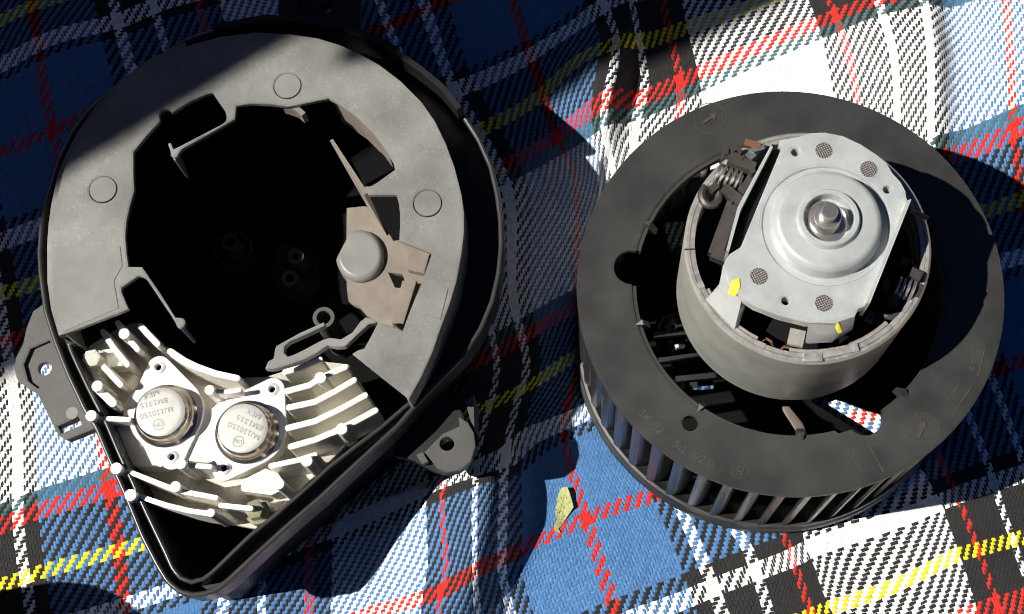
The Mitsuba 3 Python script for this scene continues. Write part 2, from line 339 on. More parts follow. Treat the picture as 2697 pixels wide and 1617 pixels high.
# spring arm ribs hanging from the cover
arm = LineString(PX([(872, 362), (905, 412), (935, 462), (962, 507)], HZ - 2)).buffer(.9)
add(HK + '__rib', hull(np.c_[np.array(PX([(866, 364), (874, 360)], HZ - 2)), [66, 66]], np.c_[np.array(PX([(958, 512), (968, 505)], HZ - 2)), [67.5, 67.5]],
                       np.c_[np.array(PX([(868, 370), (873, 368)], 58)), [58, 58]], np.c_[np.array(PX([(985, 575), (1020, 622)], 50)), [50, 50]]), 'm_shelf')
for pts in ([(462, 402), (476, 440)], [(474, 853), (494, 880)]):
    add(HK + '__rib', ext(LineString(PX(pts, 60)).buffer(.5), 50, HZ - 2.3), 'm_cover')
# shelf with the round cap
SH = 50.0
shelf = poly([(913, 547), (962, 542), (985, 555), (1010, 590), (1036, 634), (1059, 630), (1150, 662), (1118, 760), (1085, 840), (1064, 878), (1033, 860), (997, 850), (964, 828), (948, 809), (931, 802), (917, 791), (913, 758), (912, 650)], SH)
shelf = shelf.difference(poly([(1022, 717), (1060, 722), (1066, 740), (1060, 758), (1040, 757)], SH))
add(HK + '__shelf', bev(shelf, SH - 3, SH, .3), 'm_shelf', label='tan grey ledge inside the opening below the cover')
add(HK + '__shelf_step', bev(poly([(1058, 640), (1133, 668), (1118, 722), (1075, 712), (1074, 685)], SH + 3), SH, SH + 4, .4), 'm_shelf')
add(HK + '__shelf_step', bev(poly([(1062, 745), (1100, 745), (1062, 868), (1034, 856)], SH + 3), SH, SH + 6, .4), 'm_shelf')
lat = poly([(1085, 745), (1112, 744), (1178, 760), (1163, 848), (1082, 818)], HZ)
add(HK + '__patch', ext(poly([(1120, 750), (1180, 760), (1160, 842), (1086, 820)], HZ), HZ - 1, HZ + .35), 'm_cover')
bt = []
for t in np.linspace(0, 2 * np.pi, 40, endpoint=False):
    x, y = 946 + 64 * math.cos(t), 670 + 69 * math.sin(t)
    if (x - 946) * -.88 + (y - 670) * -.47 > 52: k = 52 / ((x - 946) * -.88 + (y - 670) * -.47); x, y = 946 + (x - 946) * k, 670 + (y - 670) * k
    bt.append((x, y))
bp = np.array(PX(bt, 53)); bc = bp.mean(0); rings = [(1, SH - 6)] + [(1 - .26 * (1 - math.cos(t)), 50.6 + 2.6 * math.sin(t)) for t in np.linspace(0, 1.5, 9)] + [(.4, 53.25)]
bv = np.vstack([np.c_[bc + (bp - bc) * k, np.full(40, zz)] for k, zz in rings] + [[[*bc, 53.3]]]); bf = []
for i in range(len(rings) - 1):
    for j in range(40): p0, p1 = i * 40 + j, i * 40 + (j + 1) % 40; bf += [[p0, p1, p1 + 40], [p0, p1 + 40, p0 + 40]]
for j in range(40): bf.append([(len(rings) - 1) * 40 + j, (len(rings) - 1) * 40 + (j + 1) % 40, len(bv) - 1])
add(HK + '__button', trimesh.Trimesh(bv, bf, process=False), 'm_cover', smooth=60, label='smooth round grey stud with one flat side')
# lower bracket loop
br = [(986, 842), (964, 835), (949, 846), (928, 875), (898, 893), (868, 889), (848, 895), (804, 919), (775, 933), (757, 939), (747, 929), (749, 911), (760, 900), (810, 878), (855, 857), (853, 848), (790, 876), (727, 911), (724, 919), (720, 944), (706, 951), (698, 970), (720, 971), (764, 959), (804, 944),
      (833, 929), (862, 909), (884, 913), (909, 911), (939, 882), (971, 853), (990, 850)]
add(HK + '__bracket', bev(poly(br, HZ - 1), HZ - 5, HZ - 1, .4), 'm_cover', label='slotted grey bracket loop beside the heat sink')
# dim bosses on the floor
for (bxp, byp), r1, r2, zt in (((606, 638), 3.4, 2.1, 8), ((612, 655), 7.5, 6.9, -2), ((763, 732), 3.2, 1.8, 6), ((778, 675), 3.2, 1.4, 6), ((852, 836), 4.0, 2.6, 30)):
    c = P(bxp, byp, zt)
    add(HK + '__boss', lathe([(r2, FL + 1), (r2, zt), (r1, zt), (r1 + .4, FL + 1)], (c[0], c[1], 0), 28), 'm_lug')
add(HK + '__boss_plate', bev(poly([(730, 640), (800, 650), (840, 700), (840, 760), (790, 800), (735, 780), (715, 720)], -4), FL + .5, -4, .5), 'm_shell')
# mounting lugs
lug = poly([(735, -60), (950, -60), (948, 85), (735, 70)], 40).difference(Point(P(862, 18, 42)[:2]).buffer(2.4))
add(HK + '__lug', cat(bev(lug, 36, 42, .4), ext(poly([(752, -60), (784, -60), (784, 70), (752, 60)], 46), 42, 48), ext(poly([(930, -60), (950, -60), (950, 85), (930, 80)], 46), 42, 47)), 'm_shell', label='mounting lug at the top edge with a small hole')
lz = 44
ear = poly([(113, 800), (86, 820), (69, 864), (60, 905), (42, 940), (36, 969), (46, 1002), (72, 1022), (96, 1033), (127, 1095), (153, 1146), (175, 1158), (250, 1128), (240, 1060), (150, 900)], lz)
hole = Point(P(113, 967, lz)[:2])
slot = poly([(152, 1122), (160, 1142), (215, 1118), (206, 1098)], lz)
rec = poly([(62, 960), (80, 918), (130, 896), (180, 985), (176, 990), (98, 1022), (74, 1004)], lz)
add(HK + '__lug', cat(bev(ear.difference(rec).difference(slot), lz - 5, lz, .5), bev(rec.buffer(.05).difference(hole.buffer(2.5)), lz - 5, lz - 1.8, .3)), 'm_lug', label='grey mounting ear on the left side with a round hole')
add(HK + '__ejector_mark', bev(Point(P(190, 1088, lz)[:2]).buffer(2.2), lz - 1, lz + .2, .1), 'm_cover')
lz = 46
tongue = poly([(1139, 1040), (1205, 1060), (1226, 1108), (1245, 1130), (1252, 1170), (1246, 1205), (1230, 1228), (1204, 1242), (1175, 1247), (1139, 1238), (1090, 1212), (1040, 1200), (1040, 1120)], lz - 4)
h2 = Point(P(1177, 1168, lz)[:2])
half = poly([(1208, 1097), (1232, 1112), (1248, 1140), (1252, 1175), (1240, 1215), (1210, 1238), (1180, 1243), (1150, 1230), (1118, 1190), (1166, 1142), (1210, 1122)], lz)
add(HK + '__lug_web', bev(tongue.difference(h2.buffer(2.5)), lz - 9, lz - 4, .5), 'm_shell')
add(HK + '__lug', cat(bev(half.difference(h2.buffer(2.5)), lz - 4.1, lz, .5), bev(poly([(1096, 1197), (1112, 1190), (1128, 1215), (1112, 1222)], lz), lz - 5, lz, .3),
                      ext(poly([(1226, 1060), (1247, 1038), (1249, 1125), (1240, 1110)], lz - 2), 20, lz - 2)), 'm_lug', label='grey half round mounting ear on the right side with a round hole')

# ------------------------------------------------------------------ heat sink
SK = 'heat_sink'
labels[SK] = {'label': 'cast aluminium heat sink with curved cooling fins and two transistors, screwed into the black housing', 'category': 'heat sink'}
BZ, FZ, PZ = 37.0, 56.5, 60.0
base = poly([(195, 933), (269, 889), (302, 868), (349, 849), (370, 850), (419, 904), (445, 916), (473, 937), (546, 973), (630, 995), (700, 992), (746, 977), (842, 950), (917, 959), (997, 1080), (985, 1100), (684, 1394), (582, 1375), (510, 1357), (379, 1332), (364, 1310), (320, 1223), (277, 1121), (251, 1075), (218, 995)], BZ)
base = base.intersection(body.buffer(-1.7))
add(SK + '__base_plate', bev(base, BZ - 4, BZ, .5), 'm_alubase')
T = [dict(c=(422, 1084), h=[(418, 968), (453, 1204)], rot=None), dict(c=(639, 1127), h=[(717, 1026), (590, 1234)], rot=None)]
plat = unary_union([hullg.buffer(2.2) for hullg in [LineString(PX(t['h'], 48)).convex_hull.union(Point(P(*t['c'], 50)[:2]).buffer(11.5)).convex_hull for t in T]]).buffer(3).buffer(-3)
add(SK + '__raised_pad', bev(poly([(195, 935), (268, 890), (300, 920), (322, 962), (282, 968), (262, 985), (296, 1062), (262, 1080), (251, 1075), (218, 995)], 46).intersection(body.buffer(-1.7)), BZ - .5, 46, .4), 'm_alu')
add(SK + '__raised_pad', bev(plat.intersection(body.buffer(-2)), BZ - .5, 47.5, .4), 'm_alu')
for pts in ([(281, 1132), (326, 1129), (352, 1131), (423, 1226), (393, 1226), (347, 1221), (322, 1219)], [(640, 1268), (700, 1238), (730, 1250), (752, 1282), (715, 1300), (640, 1290)], [(503, 1165), (558, 1104), (578, 1158), (558, 1216), (495, 1209)]):
    add(SK + '__raised_pad', bev(poly(pts, 47).buffer(.5).intersection(body.buffer(-1.7)), BZ - .5, 47.42, .4), 'm_alu')
fins = [([(269, 872), (300, 918), (334, 959)], 2.3), ([(309, 849), (326, 877), (361, 919)], 2.3), ([(369, 857), (390, 880), (413, 904)], 2.6), ([(273, 966), (316, 1012)], 2.4), ([(255, 1021), (296, 1060)], 3.4), ([(258, 1100), (338, 1104)], 2.0),
        ([(447, 924), (485, 949), (520, 966), (568, 983), (624, 995)], 2.6), ([(551, 1028), (600, 1031), (629, 1026)], 1.8),
        ([(323, 1235), (386, 1260), (447, 1284), (478, 1293), (568, 1310)], 2.0), ([(362, 1305), (435, 1329), (495, 1344), (544, 1351)], 2.0), ([(480, 1223), (553, 1228)], 2.0), ([(580, 1330), (660, 1338)], 2.0),
        ([(750, 978), (791, 967), (842, 946)], 2.4), ([(755, 1029), (815, 1013), (843, 994), (909, 965)], 2.5), ([(760, 1072), (829, 1057), (883, 1029), (932, 1000)], 2.5), ([(758, 1126), (829, 1108), (896, 1076), (961, 1040)], 2.5), ([(765, 1175), (829, 1157), (882, 1135), (936, 1108), (988, 1080)], 2.5), ([(713, 1226), (788, 1210), (829, 1197)], 2.2)]
for pts, w in fins:
    add(SK + '__fin', bev(line(pts, FZ, w * .86), BZ - .5, FZ, .7), 'm_alu')
for x, y, r in ((326, 878, 1.9), (255, 1016, 1.9), (239, 1094, 1.9), (551, 1026, 1.7), (305, 1233, 1.95), (343, 1303, 2.0), (461, 1281, 1.8), (475, 1221, 1.8), (554, 1350, 1.4), (734, 1274, 1.8), (843, 994, 1.95), (899, 1129, 1.95), (807, 1213, 1.95)):
    add(SK + '__pin', bev(Point(P(x, y, PZ)[:2]).buffer(r, 8), BZ - .5, PZ, .35), 'm_alu')


def hexbolt(key, x, y, m, lab):
    c = P(x, y, 53); r = 3.35
    add(key, cat(bev(Point(c[:2]).buffer(4.3, 12), BZ - .2, 47.5, .4), bev(Polygon([(c[0] + r * math.cos(a), c[1] + r * math.sin(a)) for a in np.arange(6) * math.pi / 3 + .2]), 47.4, 53, .6)), m, label=lab)


hexbolt(SK + '__bolt', 240, 942, 'm_bolt', 'bright hexagon headed bolt in the upper left corner')
hexbolt(SK + '__bolt', 668, 1341, 'm_darkbolt', 'greenish hexagon headed bolt at the bottom end')


def text_on(txt, c, ang, h, z, depth=.06, bold=False, center=True):
    m = meshkit.text_mesh(txt, h, depth, bold); b = m.bounds
    if center: m.apply_translation([-(b[0][0] + b[1][0]) / 2, -(b[0][1] + b[1][1]) / 2, 0])
    m.apply_transform(trimesh.transformations.rotation_matrix(ang, [0, 0, 1])); m.apply_translation([c[0], c[1], z]); return m


for ti, t in enumerate(T):
    tk = SK + '__transistor' + ('' if ti == 0 else '_001')
    labels[tk] = {'label': ('left' if ti == 0 else 'right') + ' round metal power transistor on its lozenge base'}
    h = [np.array(P(x, y, 49.3)[:2]) for x, y in t['h']]; c = (h[0] + h[1]) / 2
    fl = unary_union([Point(q).buffer(4.2) for q in h] + [Point(c).buffer(13.2)]).convex_hull
    for q in h: fl = fl.difference(Point(q).buffer(1.5))
    add(tk + '__base', bev(fl, 47.5, 49.3, .35), 'm_tin')
    for q in h: add(tk + '__eyelet', lathe([(1.15, 46), (1.15, 49.9), (1.5, 50.2), (2.1, 50.0), (2.4, 49.3)], (q[0], q[1], 0), 24), 'm_tin')
    for q in h: add(tk + '__screw_hole', lathe([(0, 47.9), (1.3, 47.9)], (q[0], q[1], 0), 16), 'm_dark')
    cc = P(*t['c'], 57.0); R = 9.4
    add(tk + '__can', lathe([(R + 1.7, 49.3), (R + 1.7, 50.2), (R + .8, 50.6), (R + .15, 51.5), (R + .05, 54.6), (R - .3, 55.8), (R - .9, 56.5)], (cc[0], cc[1], 0), 72), 'm_capside', smooth=60)
    add(tk + '__can_top', lathe([(R - .85, 56.4), (R - 1.6, 56.8), (R - 2.8, 56.95), (0, 57.0)][::-1], (cc[0], cc[1], 0), 72), 'm_captop', smooth=60)
    e = lambda x, y: P(330 + x * .18196, 980 + y * .18196, 57)[:2]
    rows = ([('MEX', (490, 280), (270, 370), (375, 330)), ('BM1315', (610, 400), (220, 490), (415, 450)), ('MJ11015G', (690, 530), (210, 650), (450, 590)), ('ON', (545, 730), (425, 790), (485, 760))] if ti == 0 else
            [('MEX', (1960, 660), (1770, 560), (1860, 610)), ('BM1315', (1990, 800), (1620, 630), (1800, 735)), ('MJ11015G', (1940, 950), (1495, 745), (1715, 850)), ('ON', (1695, 1030), (1580, 980), (1638, 1005))])
    for txt, a0, a1, ce in rows:
        A, B = e(*a0), e(*a1); m = text_on(txt, e(*ce), math.atan2(*(B - A)[::-1]), 1.75 if txt != 'ON' else 1.4, 57.0, .05)
        b0 = meshkit.text_mesh(txt, 1.75 if txt != 'ON' else 1.4, .05).bounds
        if txt != 'ON':
            s = np.linalg.norm(B - A) / (b0[1][0] - b0[0][0]); q = e(*ce); R2 = math.atan2(*(B - A)[::-1])
            m.apply_translation([-q[0], -q[1], 0]); rot = trimesh.transformations.rotation_matrix(-R2, [0, 0, 1]); m.apply_transform(rot); m.vertices[:, 0] *= s; m.apply_transform(np.linalg.inv(rot)); m.apply_translation([q[0], q[1], 0])
        add(tk + '__lettering', m, 'm_ink', smooth=False, label='printed letters ' + txt)
    q = Point(e(485, 760) if ti == 0 else e(1638, 1005))
    add(tk + '__lettering', ext(q.buffer(1.95, 16).difference(q.buffer(1.75, 16)), 57.0, 57.05), 'm_ink', smooth=False, label='printed circle around the letters ON')

# ------------------------------------------------------------------ fan wheel
FK = 'fan_wheel'
labels[FK] = {'label': 'dark grey plastic fan wheel with flat top ring and slotted side on the blanket', 'category': 'fan wheel'}
C = np.array([66.5, 149.0]); TZ = 75.0
ang = lambda x, y, zz=TZ: math.atan2(*(P(x, y, zz)[:2] - C)[::-1])
ring = Point(C).buffer(70, 64).difference(Point(C).buffer(51.5, 64))
for (x, y), r in (((1663, 703), 5.8), ((2278, 1101), 5.6), ((1818, 1114), 2.55), ((2235, 1095), 4.0)): ring = ring.difference(Point(P(x, y, TZ)[:2]).buffer(r, 12))
ring = ring.buffer(-.6).buffer(.6)
add(FK + '__top_ring', bev(ring, TZ - 2.4, TZ, .6), 'm_ring', label='broad flat dusty top ring with two round notches')
add(FK + '__inner_edge', ext(Point(C).buffer(51.7, 64).difference(Point(C).buffer(50.2, 64)).difference(unary_union([Point(P(x, y, TZ)[:2]).buffer(6.5) for x, y in ((1663, 703), (2278, 1101), (2235, 1095))])), 71.0, 74.2), 'm_ring')
add(FK + '__bottom_ring', lathe([(61, .5), (61, 6.0), (66, 6.6), (68.2, 8.2), (69.2, 8.9), (70.2, 8.6), (70.6, 7.0), (70.3, 6.0), (71.2, 5.2), (71.6, 3.4), (71.2, 1.0), (69, 0), (61, .5)], (C[0], C[1], 0), 128), 'm_ring')
NB = 50
for k in range(NB):
    a0 = 2 * math.pi * (k + .35) / NB; v, prof = [], []
    for s in np.linspace(0, 1, 6):                # a forward curved blade: mostly along the rim at its outer end
        r = 61 + 8.2 * (1 - (1 - s) ** 2.4); prof.append((r, a0 - .078 * s ** 1.4))
    pts = np.array([(r * math.cos(a), r * math.sin(a)) for r, a in prof]) + C
    g = LineString(pts).buffer(.55, cap_style=2)
    add(FK + '__blade', ext(g, 5.6, TZ - 2.3), 'm_blade')
for p0, p1, zz in (((1722, 884), (1900, 868), 14), ((1735, 952), (1900, 930), 16), ((1780, 1000), (1930, 985), 11)):
    A, B = P(*p0, zz), P(*p1, zz); add(FK + '__spoke', bx((A + B) / 2, (np.linalg.norm(B - A), 2.0, 3.0), math.atan2(*(B - A)[:2][::-1])), 'm_blade')
A, B = P(2070, 1075, 60), P(2118, 1150, 72); add(FK + '__spoke', hull(*[[[*(q[:2] + d), q[2] + e] for d in ([1, .6], [-1, .6], [-1, -.6], [1, -.6]) for e in (-1, 0)] for q in (A, (A + B) / 2 + [1.5, -1, 0], B)]), 'm_shelf')
hp = Point(C).buffer(61.5, 64)
for pts in ([(1752, 590), (1815, 585), (1815, 672), (1770, 668)], [(1725, 835), (1795, 825), (1800, 865), (1740, 872)], [(1770, 1004), (1875, 996), (1875, 1024), (1786, 1024)], [(1730, 900), (1800, 894), (1800, 925), (1738, 930)], [(2140, 1058), (2172, 1046), (2320, 1096), (2322, 1140), (2292, 1152)], [(1720, 560), (1745, 500), (1765, 505), (1745, 570)]): hp = hp.difference(poly(pts, 7).buffer(.6))
add(FK + '__back_plate', ext(hp, 6.6, 8), 'm_cavity')
add(FK + '__hub', lathe([(0, 2.0), (24, 2.0), (24, 7), (10, 12), (0, 12)][::-1], (C[0], C[1], 0), 48), 'm_blade')
for x, y in ((1706, 588), (1686, 852), (1843, 1075), (2112, 1148), (2384, 1036), (1906, 413)):
    q = P(x, y, TZ)[:2]; u = (C - q) / np.linalg.norm(C - q); q = q + u * .5; n = np.array([-u[1], u[0]])
    add(FK + '__tab', hull([[*(q + u * 3.0 + n * 1.1), 70], [*(q + u * 3.0 - n * 1.1), 70], [*(q - u * 1 + n * 1.7), 72], [*(q - u * 1 - n * 1.7), 72], [*(q + u * .4 + n * .9), 76.0], [*(q + u * .4 - n * .9), 76.0], [*(q - u * 2.2), 75.0]]), 'm_ring')


def arctext(txt, x0, y0, x1, y1, h, key):
    A, B = P(x0, y0, TZ)[:2], P(x1, y1, TZ)[:2]; n = len(txt); ms = []
    a0, a1 = math.atan2(*(A - C)[::-1]), math.atan2(*(B - C)[::-1]); r = (np.linalg.norm(A - C) + np.linalg.norm(B - C)) / 2
    for i, ch in enumerate(txt):
        if ch == ' ': continue
        a = a0 + (a1 - a0) * i / max(n - 1, 1); ms.append(text_on(ch, C + r * np.array([math.cos(a), math.sin(a)]), a + math.pi / 2, h, TZ - .02, .22, False))
    add(key, cat(*ms), 'm_emboss', smooth=False, label='raised moulded characters on the ring')


arctext('1K 52', 1690, 1092, 1742, 1130, 2.6, FK + '__lettering')
arctext('341 892 0', 1782, 1166, 1872, 1225, 2.6, FK + '__lettering')
arctext('R', 1950, 1240, 1953, 1240.5, 3.0, FK + '__lettering')


def torus_ring(c, r, t, zz, n=40): return tube([(c[0] + r * math.cos(a), c[1] + r * math.sin(a), zz) for a in np.linspace(0, 2 * np.pi, n, endpoint=False)], t, 6, True)


def dial(x, y, rot):
    c = P(x, y, TZ)[:2]; ms = [torus_ring(c, 5.7, .14, TZ), torus_ring(c, 3.2, .1, TZ)]
    for k in range(24):
        a = k * math.pi / 12; ms.append(bx((c[0] + 4.6 * math.cos(a), c[1] + 4.6 * math.sin(a), TZ), (1.5, .22, .24), a))
    u = np.array([math.cos(rot), math.sin(rot)]); n = np.array([-u[1], u[0]])
    ms.append(ext(Polygon([c - u * 3 - n * .5, c + u * .8 - n * .5, c + u * .8 - n * 1.4, c + u * 3, c + u * .8 + n * 1.4, c + u * .8 + n * .5, c - u * 3 + n * .5]), TZ - .1, TZ + .45))
    add(FK + '__date_dial', cat(*ms), 'm_emboss', smooth=False, label='raised round date dial with an arrow')


dial(2427, 1132, 1.1); dial(1870, 312, .6)
c = P(2293, 1200, TZ)[:2]
add(FK + '__maker_mark', cat(tube([(c[0] + 5.4 * math.cos(a), c[1] + 5.4 * math.sin(a), TZ) for a in np.linspace(2.2, 4.2, 14)], .16, 6), tube([(*P(2286, 1166, TZ)[:2], TZ), (*P(2327, 1243, TZ)[:2], TZ)], .2, 6), tube([(c[0] + 5.4 * math.cos(a), c[1] + 5.4 * math.sin(a), TZ) for a in np.linspace(.1, 1.2, 10)], .12, 6)), 'm_emboss')
c = P(1950, 1240, TZ)[:2]; add(FK + '__maker_mark', torus_ring(c, 2.6, .12, TZ), 'm_emboss')
for q in ([(2594, 918), (2576, 990)], [(2558, 1020), (2509, 1094)], [(2527, 1010), (2494, 1060)]):
    add(FK + '__raised_bar', tube([(*P(*p, TZ)[:2], TZ) for p in q], .28, 6), 'm_emboss')
add(FK + '__lettering', text_on('DC', P(2570, 938, TZ)[:2], 1.35, 2.6, TZ - .02, .2), 'm_emboss', smooth=False, label='raised moulded characters on the ring')
add(FK + '__lettering', text_on('<', P(2560, 972, TZ)[:2], 1.35, 2.6, TZ - .02, .2), 'm_emboss', smooth=False, label='raised moulded arrow bracket on the ring')

# ------------------------------------------------------------------ motor
MK = 'electric_motor'
labels[MK] = {'label': 'round steel motor with pale grey end plate and shaft, inside the fan wheel', 'category': 'motor'}
MC = np.array([68.2, 151.5]); RT, ET = 109.0, 122.0
add(MK + '__can', lathe([(0, 54), (20, 54.5), (34, 55.5), (36.8, 57.5), (37.8, 60), (37.9, RT - 1.0), (37.4, RT - .3)], (*MC, 0), 128), 'm_can', label='plain greenish grey steel motor can')
add(MK + '__can_rim', lathe([(37.4, RT - .35), (37.1, RT), (36.3, RT), (36.1, RT - .5), (35.9, RT - .1), (34.6, RT - .2), (34.4, RT - 14)], (*MC, 0), 128), 'm_canrim', label='bright double steel rim of the can')
add(MK + '__seam', bx((*(MC + 36.1 * np.array([-1.0, -.02])), RT + .02), (3.4, .35, .4), .03), 'm_dark')
for a in (2.45, 3.5, 4.25, 4.95, 5.5, .6, 1.5):
    u = np.array([math.cos(a), math.sin(a)]); add(MK + '__rim_notch', bx((*(MC + 35.4 * u), RT - .2), (1.7, 1.6 + 1.2 * math.sin(a * 7) ** 2, .9), a), 'm_lead')
for a0, a1 in ((3.55, 4.2), (4.5, 4.9), (5.05, 5.45)):
    add(MK + '__rim_liner', tube([(MC[0] + 33.8 * math.cos(a), MC[1] + 33.8 * math.sin(a), RT - 1.2) for a in np.linspace(a0, a1, 14)], .8, 6), 'm_lead')
add(MK + '__winding', lathe([(0, RT - 9), (22, RT - 9), (30, RT - 14), (34.6, RT - 16)][::-1], (*MC, 0), 48), 'm_dark')
pl = [tuple(MM(x, y, ET)[:2]) for x, y in ((975, 185), (1140, 155), (1200, 133), (1300, 130), (1430, 155), (1560, 215), (1680, 295), (1750, 355), (1790, 425), (1850, 490), (1885, 555), (1890, 600), (1905, 640), (1605, 1385), (1545, 1405))]
pl += PX([(2255, 826), (2252, 833), (2197, 851), (2125, 848), (2052, 830), (1986, 804), (1950, 779), (1920, 744), (1904, 700), (1912, 682)], ET)
pl += [tuple(MM(x, y, ET)[:2]) for x, y in ((610, 1010), (690, 960), (985, 245), (965, 215))]
plate = Polygon(pl).buffer(0).buffer(-.5).buffer(.5)
dc = MM(1308, 798, ET + 1)[:2]
for x, y, r in ((1085, 275, 1.25), (1750, 545, 1.2), (1015, 1350, 1.25)): plate = plate.difference(Point(MM(x, y, ET)[:2]).buffer(r))
plate = plate.difference(Point(dc).buffer(19.0, 48))
add(MK + '__end_plate', cat(bev(plate, ET - 1.4, ET, .7), bev(plate.difference(plate.buffer(-1.2)).difference(Point(dc).buffer(20.5)), ET - 5.0, ET - 1.0, .01)), 'm_paint', label='pale grey painted end plate with straight sides and rounded ends')
add(MK + '__dome', lathe([(19.05, ET - .3), (18.8, ET - .9), (16.7, ET - .9), (16.4, ET - .5), (16.1, ET + 3.2), (15.7, ET + 4.2), (14.9, ET + 4.9), (13.9, ET + 5.1), (9.6, ET + 5.1), (9.4, ET + 5.3), (9.1, ET + 6.6), (8.8, ET + 7.0), (7.7, ET + 7.0), (7.4, ET + 6.7), (7.2, ET + 4.0), (6.9, ET + 3.6), (4.2, ET + 3.6)], (*dc, 0), 96), 'm_paint', smooth=33, label='raised round bearing dome in the middle of the end plate')
sc = dc + (MM(1290, 730, 134)[:2] - dc) * .35
add(MK + '__bearing', lathe([(6.6, ET + 4.2), (5.4, ET + 4.6), (4.5, ET + 4.6), (4.2, ET + 9.4), (3.9, ET + 9.9), (2.7, ET + 10.0)], (*sc, 0), 48), 'm_steel', label='shiny bearing collar')
add(MK + '__shaft', lathe([(2.7, ET + 4), (2.65, ET + 13.2), (2.3, ET + 13.7), (1.6, ET + 13.8), (0, ET + 13.6)], (*sc, 0), 40), 'm_steel', label='round steel shaft end')
for x, y in ((1290, 265), (1615, 400), (820, 1175), (1290, 1370)):
    add(MK + '__rivet', bev(Point(MM(x, y, ET)[:2]).buffer(2.6, 10), ET - .5, ET + .5, .3), 'm_knurl', label='knurled dark round rivet')
# folded flange along the left side, with the slot behind it
fl = [tuple(MM(x, y, ET + 1)[:2]) for x, y in ((905, 228), (925, 232), (690, 690), (606, 990), (584, 986), (668, 670))]
add(MK + '__side_flange', bev(Polygon(fl).buffer(0), ET - 10, ET + .8, .25), 'm_paint')
sl = [tuple(MM(x, y, ET - 5)[:2]) for x, y in ((915, 232), (985, 250), (690, 950), (600, 1000))]
add(MK + '__side_slot', ext(Polygon(sl).buffer(0), ET - 9, ET - 3.5), 'm_dark')
fr = [tuple(MM(x, y, ET)[:2]) for x, y in ((1880, 650), (1912, 640), (1612, 1392), (1585, 1390))]
add(MK + '__side_flange', bev(Polygon(fr).buffer(0), ET - 10, ET + 3.2, .3), 'm_paint')
# legs from the plate to the can
v3 = lambda pts, zz: np.array([P(x, y, zz) for x, y in pts])
add(MK + '__leg', cat(hull(v3([(1905, 700), (1922, 748), (1955, 782), (1948, 760), (1925, 700)], ET - 1.4), v3([(1893, 752), (1948, 812), (1965, 800), (1905, 735)], ET - 7)),
                      hull(v3([(1893, 752), (1948, 812), (1965, 800), (1905, 735)], ET - 7), v3([(1858, 790), (1934, 868), (1947, 855), (1872, 778)], RT))), 'm_paint', label='bright folded foot of the end plate on the can rim')
add(MK + '__leg', hull(v3([(2252, 835), (2200, 852), (2130, 850), (2130, 835), (2240, 820)], ET - 1.4), v3([(2245, 868), (2190, 902), (2120, 905), (2130, 890), (2235, 850)], RT + 1)), 'm_paint')
add(MK + '__leg', hull(v3([(2077, 370), (2150, 352), (2080, 380)], ET - 1.4), v3([(2060, 390), (2140, 375), (2080, 400)], RT)), 'm_paint')
add(MK + '__paint_mark', hull(v3([(1926, 740), (1947, 731), (1949, 755)], ET + .5), v3([(1938, 779), (1917, 776)], ET - .7)), 'm_yellow', label='yellow paint mark on the left corner')
add(MK + '__paint_mark', hull(v3([(2200, 846), (2212, 852), (2218, 876), (2208, 878), (2194, 852)], ET - 4.5)[:, :] , v3([(2203, 848), (2209, 850)], ET - .5)), 'm_yellow', label='yellow paint mark on the lower right corner')


def coil(c, axis, r, length, turns, wire):
    ax = np.array(axis, float); ax /= np.linalg.norm(ax); s = np.cross(ax, [0, 0, 1.]); s /= np.linalg.norm(s); t = np.linspace(0, 1, turns * 18)
    return tube(np.array(c) + np.outer(t - .5, ax) * length + r * (np.outer(np.cos(t * turns * 2 * np.pi), s) + np.outer(np.sin(t * turns * 2 * np.pi), [0, 0, 1.])), wire, 6)


def bar(a, b, w, h):
    a, b = np.array(a, float), np.array(b, float); d = b - a; L = np.linalg.norm(d[:2])
    m = trimesh.creation.box((L, w, h)); m.apply_transform(trimesh.transformations.rotation_matrix(math.atan2(d[1], d[0]), [0, 0, 1])); m.apply_translation((a + b) / 2); return m


zb = 108.0
ax = MM(690, 500, zb) - MM(510, 440, zb)
add(MK + '__spring', coil(MM(605, 470, zb), ax, 3.6, 8.6, 5, .5), 'm_steel', label='coiled brush spring on the left side')
add(MK + '__brush_holder', cat(bar(MM(600, 330, zb + 4), MM(790, 400, zb + 4), 3.2, 4), bar(MM(590, 300, zb + 3), MM(690, 270, zb + 3), 2.4, 3), bar(MM(650, 620, zb), MM(500, 1030, zb), 4.4, 4), bar(MM(560, 540, zb + 3), MM(700, 660, zb + 2), 3.2, 4), bar(MM(470, 560, zb + 4), MM(520, 520, zb + 4), 2.2, 3),
                               bar(MM(780, 430, zb), MM(680, 600, zb), 2.0, 5), bar(MM(480, 1010, zb), MM(600, 1060, zb), 3.4, 4),
                               tube([MM(470 + 62 * math.cos(a), 590 + 72 * math.sin(a), zb + 3) for a in np.linspace(-.6, 4.2, 14)], 1.3, 8)), 'm_brown', label='brown plastic brush holder on the left side')
add(MK + '__brush_holder', cat(bar(MM(560, 300, zb + 2), MM(600, 270, zb + 5), 2.0, 4), bar(MM(640, 300, zb + 5), MM(700, 330, zb + 6), 1.4, 2), bar(MM(740, 360, zb + 5), MM(780, 440, zb + 4), 1.6, 3), bar(MM(620, 700, zb + 2), MM(690, 740, zb + 2), 2.0, 3), bar(MM(590, 570, zb + 4), MM(640, 640, zb + 3), 1.8, 2.5),
                               lathe([(.6, zb + 2), (.6, zb + 6.2), (1.6, zb + 6.2), (1.6, zb + 2)], (*MM(655, 285, zb + 5)[:2], 0), 14)), 'm_brown')
add(MK + '__lead', cat(bar(MM(715, 210, zb + 5), MM(830, 240, zb + 5), 2.2, 2.2)), 'm_copper')
